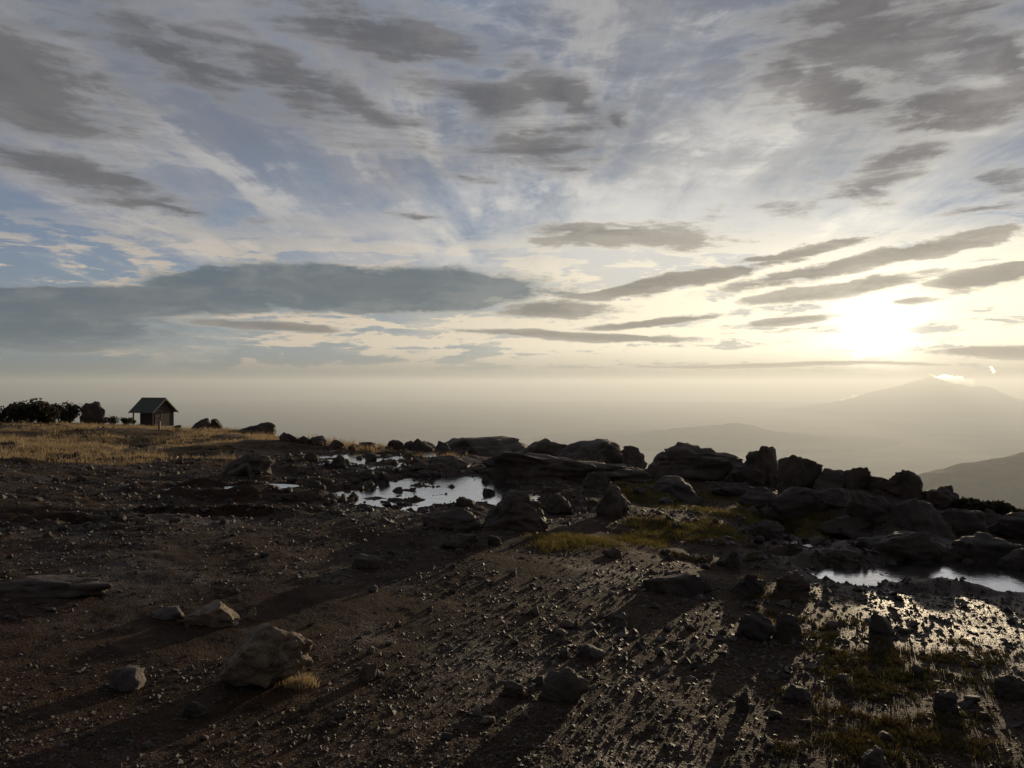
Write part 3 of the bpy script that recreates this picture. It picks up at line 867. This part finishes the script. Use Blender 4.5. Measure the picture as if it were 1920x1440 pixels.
def build_grass():
    # dry golden tussocks on the left-hand slope
    n = 34000
    a = np.radians(rng.uniform(-38, -7, n)); r = rng.uniform(26, 118, n) 
    x, y = r * np.sin(a), r * np.cos(a)
    e = np.interp(np.degrees(a), EDGE_AZ, EDGE_R)
    line = 30 + 0.0 * x + np.clip((np.degrees(a) + 20) * 0.4, -3, 9)
    den = fbm(x * 0.16, y * 0.10, oct=2, seed=61) + 1.3 * fbm(x * 0.42 + y * 0.10, y * 0.22, oct=2, seed=63) + 0.12 * smooth(r, 35, 70)
    keep = (r < e * 1.02) & (r > line) & (den + rng.random(n) * 0.22 > 0.08)
    x, y, r = x[keep], y[keep], r[keep]
    pts = np.stack([x, y, height(x, y)], -1)
    h = rng.uniform(0.08, 0.20, len(x)) * (1 + 1.1 * (rng.random(len(x)) > 0.85))
    blades('dry_grass', pts, h, 0.010 + 0.0002 * r, 11, 0.10 + h * 0.35, 'straw', 'dry golden tussock grass on the slope below the hut', 1.0)
    # short green and tawny turf

    def patch(name, regs, cnt, h0, h1, mat, label, per, thr, sd, sc=0.8):
        P = []
        for (x0, y0, x1, y1) in regs:
            for _ in range(cnt):
                g, t = hit(random.uniform(x0, x1), random.uniform(y0, y1)); P.append(g)
        P = np.array(P)
        keep = fbm(P[:, 0] * sc, P[:, 1] * sc, oct=3, seed=sd) + rng.random(len(P)) * 0.2 > thr
        P = P[keep]
        P[:, 0] += rng.normal(0, 0.05, len(P)); P[:, 1] += rng.normal(0, 0.12, len(P)); P[:, 2] = height(P[:, 0], P[:, 1])
        r = np.hypot(P[:, 0], P[:, 1])
        h = rng.uniform(h0, h1, len(P))
        blades(name, P, h, 0.0025 + 0.0004 * r, per, 0.03 + 0.004 * r, mat, label, 0.8)
    patch('turf', [(1180, 915, 1420, 1010), (1380, 960, 1560, 1010), (1000, 1005, 1240, 1030), (1150, 885, 1240, 930)], 2600, 0.03, 0.08, 'turf', 'short olive turf growing between the rocks beyond the gravel', 10, 0.02, 64)
    P = []
    for (x0, y0, x1, y1), cnt in (((1520, 1165, 1860, 1290), 34), ((1470, 1280, 1920, 1440), 26), ((1380, 1075, 1500, 1170), 10), ((1250, 1000, 1560, 1060), 16)):
        for _ in range(cnt):
            g, t = hit(random.uniform(x0, x1), random.uniform(y0, y1)); rr = random.uniform(0.03, 0.12)
            for _ in range(int(700 * rr)):
                P.append((g[0] + random.gauss(0, rr), g[1] + random.gauss(0, rr * 0.8)))
    P = np.array(P); Z = height(P[:, 0], P[:, 1])
    blades('moss', np.stack([P[:, 0], P[:, 1], Z], -1), rng.uniform(0.015, 0.05, len(P)), 0.006, 9, np.full(len(P), 0.02), 'moss', 'dark wet moss and grass tufts on the glittering gravel', 0.8)
    # dry tufts by the rocks
    P, H = [], []
    for (x, y, s, h, k) in [(562, 1285, 22, 0.075, 60), (690, 838, 26, 0.3, 40), (700, 846, 40, 0.25, 40), (830, 857, 40, 0.25, 50), (1100, 838, 30, 0.3, 30), (990, 842, 30, 0.3, 20),
                            (1470, 880, 10, 0.15, 14), (1245, 880, 25, 0.18, 16), (1415, 1085, 30, 0.06, 50), (1440, 1170, 20, 0.05, 30)]:
        for _ in range(k):
            g, t = hit(x + random.gauss(0, s * 0.5), y + random.gauss(0, 3)); P.append(g); H.append(h * random.uniform(.6, 1.2))
    P = np.array(P); r = np.hypot(P[:, 0], P[:, 1])
    blades('dry_tufts', P, np.array(H), 0.002 + 0.0003 * r, 12, 0.02 + np.array(H) * 0.2, 'straw', 'dry straw tufts growing beside boulders', 0.6)


# ------------------------------------------------------------------ bushes
def bush(px, py, w, h, label, group='bushes on the skyline', n=900):
    g, t = hit(px, py); k = t / F_PX
    W, H = w * k, h * k
    root = bpy.data.objects.new('heather_bush', None); COL.objects.link(root); root.location = g
    tag(root, label, 'bush', group)
    lob = [(rng.uniform(-.33, .33) * W, rng.uniform(-.25, .25) * W, rng.uniform(.22, .66) * H, rng.uniform(.22, .34)) for _ in range(9)]
    P = []
    for (lx, ly, lz, lr) in lob:
        d = rng.normal(size=(n // 9, 3)); d /= np.linalg.norm(d, axis=1)[:, None]
        q = d * (rng.random((n // 9, 1)) ** 0.4) * np.array([lr * W, lr * W, lr * H * 1.25])
        P.append(q + np.array([lx, ly, lz]))
    P = np.concatenate(P); P = P[P[:, 2] > -0.02 * H]
    m = len(P); s = 0.055 * H + 0.05
    A = rng.normal(size=(m, 3)); A /= np.linalg.norm(A, axis=1)[:, None]
    B = np.cross(A, rng.normal(size=(m, 3))); B /= np.linalg.norm(B, axis=1)[:, None]
    sz = s * rng.uniform(.5, 1.3, (m, 1))
    V = np.stack([P - A * sz, P + B * sz * .55, P + A * sz, P - B * sz * .55], 1).reshape(-1, 3)
    F4 = np.arange(4 * m).reshape(-1, 4)
    link_obj('foliage', mesh_np('foliage', V, F4, False), M['heather'], root)
    vs, fs = [], []
    for j, (lx, ly, lz, lr) in enumerate(lob):
        r0 = 0.03 * H
        for q in range(5):
            th = q * 1.2566
            vs += [[math.cos(th) * r0 + lx * .15, math.sin(th) * r0 + ly * .15, -0.1], [math.cos(th) * r0 * .4 + lx, math.sin(th) * r0 * .4 + ly, lz]]
        b = j * 10
        fs += [[b + 2 * q, b + 2 * ((q + 1) % 5), b + 2 * ((q + 1) % 5) + 1, b + 2 * q + 1] for q in range(5)]
    link_obj('trunk', mesh_np('trunk', vs, fs), M['stem'], root)


def build_bushes():
    bush(54, 780, 92, 50, 'largest dark rounded heather bush on the left skyline', n=1800)
    bush(124, 783, 56, 42, 'round heather bush between the largest bush and the boulder', n=1300)
    bush(90, 782, 36, 30, 'low heather bush filling the gap beside the largest bush')
    bush(12, 777, 48, 36, 'flat heather bush left of the largest bush')
    bush(214, 787, 36, 18, 'low scrubby bush between the skyline boulder and hut', n=600)
    bush(240, 789, 24, 16, 'small spreading bush beside the hut porch', n=600)
    bush(334, 797, 16, 9, 'tiny bush at the foot of the hut gable', n=300)
    for (x, y, w, h) in [(1865, 972, 60, 30), (1912, 972, 44, 28), (1815, 962, 50, 28)]:
        bush(x, y, w, h, 'round heather bush below the sloping boulder', 'bushes at the end of the rim', n=1400)


# ------------------------------------------------------------------ hut
def boxes(name, lst, mat, parent, rz=0.0):
    """axis-aligned boxes (x0,y0,z0,x1,y1,z1) as one mesh"""
    vs, fs = [], []
    for (x0, y0, z0, x1, y1, z1) in lst:
        b = len(vs)
        vs += [(x0, y0, z0), (x1, y0, z0), (x1, y1, z0), (x0, y1, z0), (x0, y0, z1), (x1, y0, z1), (x1, y1, z1), (x0, y1, z1)]
        fs += [(b, b + 3, b + 2, b + 1), (b + 4, b + 5, b + 6, b + 7), (b, b + 1, b + 5, b + 4), (b + 1, b + 2, b + 6, b + 5), (b + 2, b + 3, b + 7, b + 6), (b + 3, b, b + 4, b + 7)]
    return link_obj(name, mesh_np(name, vs, fs, False), M[mat], parent)


def prism(name, prof, y0, y1, mat, parent):
    """profile in x,z pushed along y"""
    k = len(prof)
    vs = [(x, y0, z) for x, z in prof] + [(x, y1, z) for x, z in prof]
    bm = bmesh.new(); bv = [bm.verts.new(v) for v in vs]
    bm.faces.new(bv[:k]); bm.faces.new(bv[k:][::-1])
    for i in range(k): bm.faces.new((bv[i], bv[k + i], bv[k + (i + 1) % k], bv[(i + 1) % k]))
    bmesh.ops.recalc_face_normals(bm, faces=bm.faces)
    me = bpy.data.meshes.new(name); bm.to_mesh(me); bm.free()
    return link_obj(name, me, M[mat], parent)


def build_hut():
    g, t = hit(284, 797)
    k = t / F_PX
    s = k * 16.4 * 1.0          # 1 unit of the drawing below = 1 m when the hut stands 90 m away
    root = bpy.data.objects.new('hut', None); COL.objects.link(root)
    root.location = (g[0], g[1] + 1.2, g[2] - 0.05); root.scale = (s, s, s)
    root.rotation_euler = (0, 0, R(45) + math.atan2(-g[0], g[1]))
    tag(root, 'small brown wooden hut with green gabled roof and open porch', 'hut')
    W, ye, yp = 1.52, 1.75, 3.05            # half width, depth of the room, back edge of the porch
    he, hr = 1.98, 3.25                     # eaves, ridge
    y0 = -0.9                               # gable end towards the camera
    boxes('floor_slab', [(-W - .1, y0 - .08, -0.5, W + .1, y0 + yp, 0.06)], 'concrete', root)
    # walls of upright boards: gable walls and side walls
    nb = 16

    def gable(yy, name):
        o = []
        for i in range(nb):
            xa, xb = -W + 2 * W * i / nb + .006, -W + 2 * W * (i + 1) / nb - .006
            o.append((xa, xb))
        vs, fs = [], []
        for (xa, xb) in o:
            za, zb = [he + (hr - he) * (1 - abs(q) / (W + .0)) - 0.05 for q in (xa, xb)]
            b = len(vs); dy = random.uniform(0, .008)
            for y in (yy - dy, yy + .05):
                vs += [(xa, y, .06), (xb, y, .06), (xb, y, zb), (xa, y, za)]
            fs += [(b, b + 1, b + 2, b + 3), (b + 7, b + 6, b + 5, b + 4), (b, b + 4, b + 5, b + 1), (b + 1, b + 5, b + 6, b + 2), (b + 2, b + 6, b + 7, b + 3), (b + 3, b + 7, b + 4, b)]
        link_obj('wall', mesh_np('wall', vs, fs, False), M['board'], root)
    gable(y0, 'wall'); gable(y0 + ye, 'wall')
    for sx in (-1, 1):
        l = []
        for i in range(9):
            ya, yb = y0 + .06 + (ye - .08) * i / 9 + .006, y0 + .06 + (ye - .08) * (i + 1) / 9 - .006
            l.append((sx * W - .025, ya, .06, sx * W + .025 + random.uniform(0, .006), yb, he - .02))
        boxes('wall', l, 'board', root)
    for sx in (-1, 1):
        for yy in (y0 - .03, y0 + ye):
            boxes('corner_post', [(sx * W - .05 + sx * .03, yy - .02, 0.06, sx * W + .05 + sx * .03, yy + .08, he)], 'post', root)
        boxes('porch_post', [(sx * W - .06, y0 + yp - .22, 0.06, sx * W + .06, y0 + yp - .10, he + .02)], 'post', root)
    boxes('porch_beam', [(-W - .06, y0 + yp - .215, he - .1, W + .06, y0 + yp - .105, he + .03)], 'post', root)
    d = boxes('door', [(-W + .38, y0 - .045, .08, -W + 1.15, y0 - .012, 1.85)], 'door', root)
    boxes('handle', [(-W + 1.02, y0 - .10, .95, -W + 1.06, y0 - .045, 1.10)], 'metal', d)
    boxes('frame', [(-W + .30, y0 - .06, .06, -W + .375, y0 - .010, 1.93), (-W + 1.155, y0 - .06, .06, -W + 1.23, y0 - .010, 1.93), (-W + .376, y0 - .06, 1.856, -W + 1.154, y0 - .010, 1.93)], 'trim', d)
    # roof: two sheets, ridge cap, barge boards
    ov = 0.42; sl = (hr - he) / W
    xe, ze = W + ov, he - ov * sl
    ya, yb = y0 - .38, y0 + yp + .12
    for sx in (-1, 1):
        rf = prism('roof', [(0, hr), (sx * xe, ze), (sx * xe, ze + .06), (0, hr + .07)], ya, yb, 'roof', root)
        prism('barge_board', [(0, hr - .12), (sx * xe, ze - .10), (sx * (xe + .01), ze + .065), (0, hr + .075)], ya - .035, ya - .003, 'trim', rf)
        prism('barge_board', [(0, hr - .12), (sx * xe, ze - .10), (sx * (xe + .01), ze + .065), (0, hr + .075)], yb + .003, yb + .035, 'post', rf)
        ribs = []
        for i in range(11):
            yy = ya + (yb - ya) * (i + .5) / 11
            prof = [(0, hr + .072), (sx * xe, ze + .062), (sx * xe, ze + .085), (0, hr + .095)]
            ribs.append((yy, prof))
        vs, fs = [], []
        for yy, prof in ribs:
            b = len(vs)
            vs += [(x, yy - .02, z) for x, z in prof] + [(x, yy + .02, z) for x, z in prof]
            fs += [(b, b + 1, b + 2, b + 3), (b + 7, b + 6, b + 5, b + 4), (b + 3, b + 2, b + 6, b + 7), (b + 1, b + 5, b + 6, b + 2)]
        link_obj('sheet_rib', mesh_np('sheet_rib', vs, fs, False), M['roof'], rf)
    prism('ridge_cap', [(-.16, hr - .02), (0, hr + .115), (.16, hr - .02), (0, hr + .10)], ya - .01, yb + .01, 'roof', root)
    # marker post in the grass
    g, t = hit(299, 806); kk = t / F_PX
    h = 15 * kk
    o = boxes('marker_post', [(-.05, -.05, -.25, .05, .05, h), (-.065, -.065, h, .065, .065, h + .04)], 'post', None)
    o.location = g
    tag(o, 'short wooden marker post in the golden grass before the hut', 'post')


build_ground()
build_far()
build_pools()
build_boulders()
build_hut()
build_bushes()
build_stones()
build_grass()
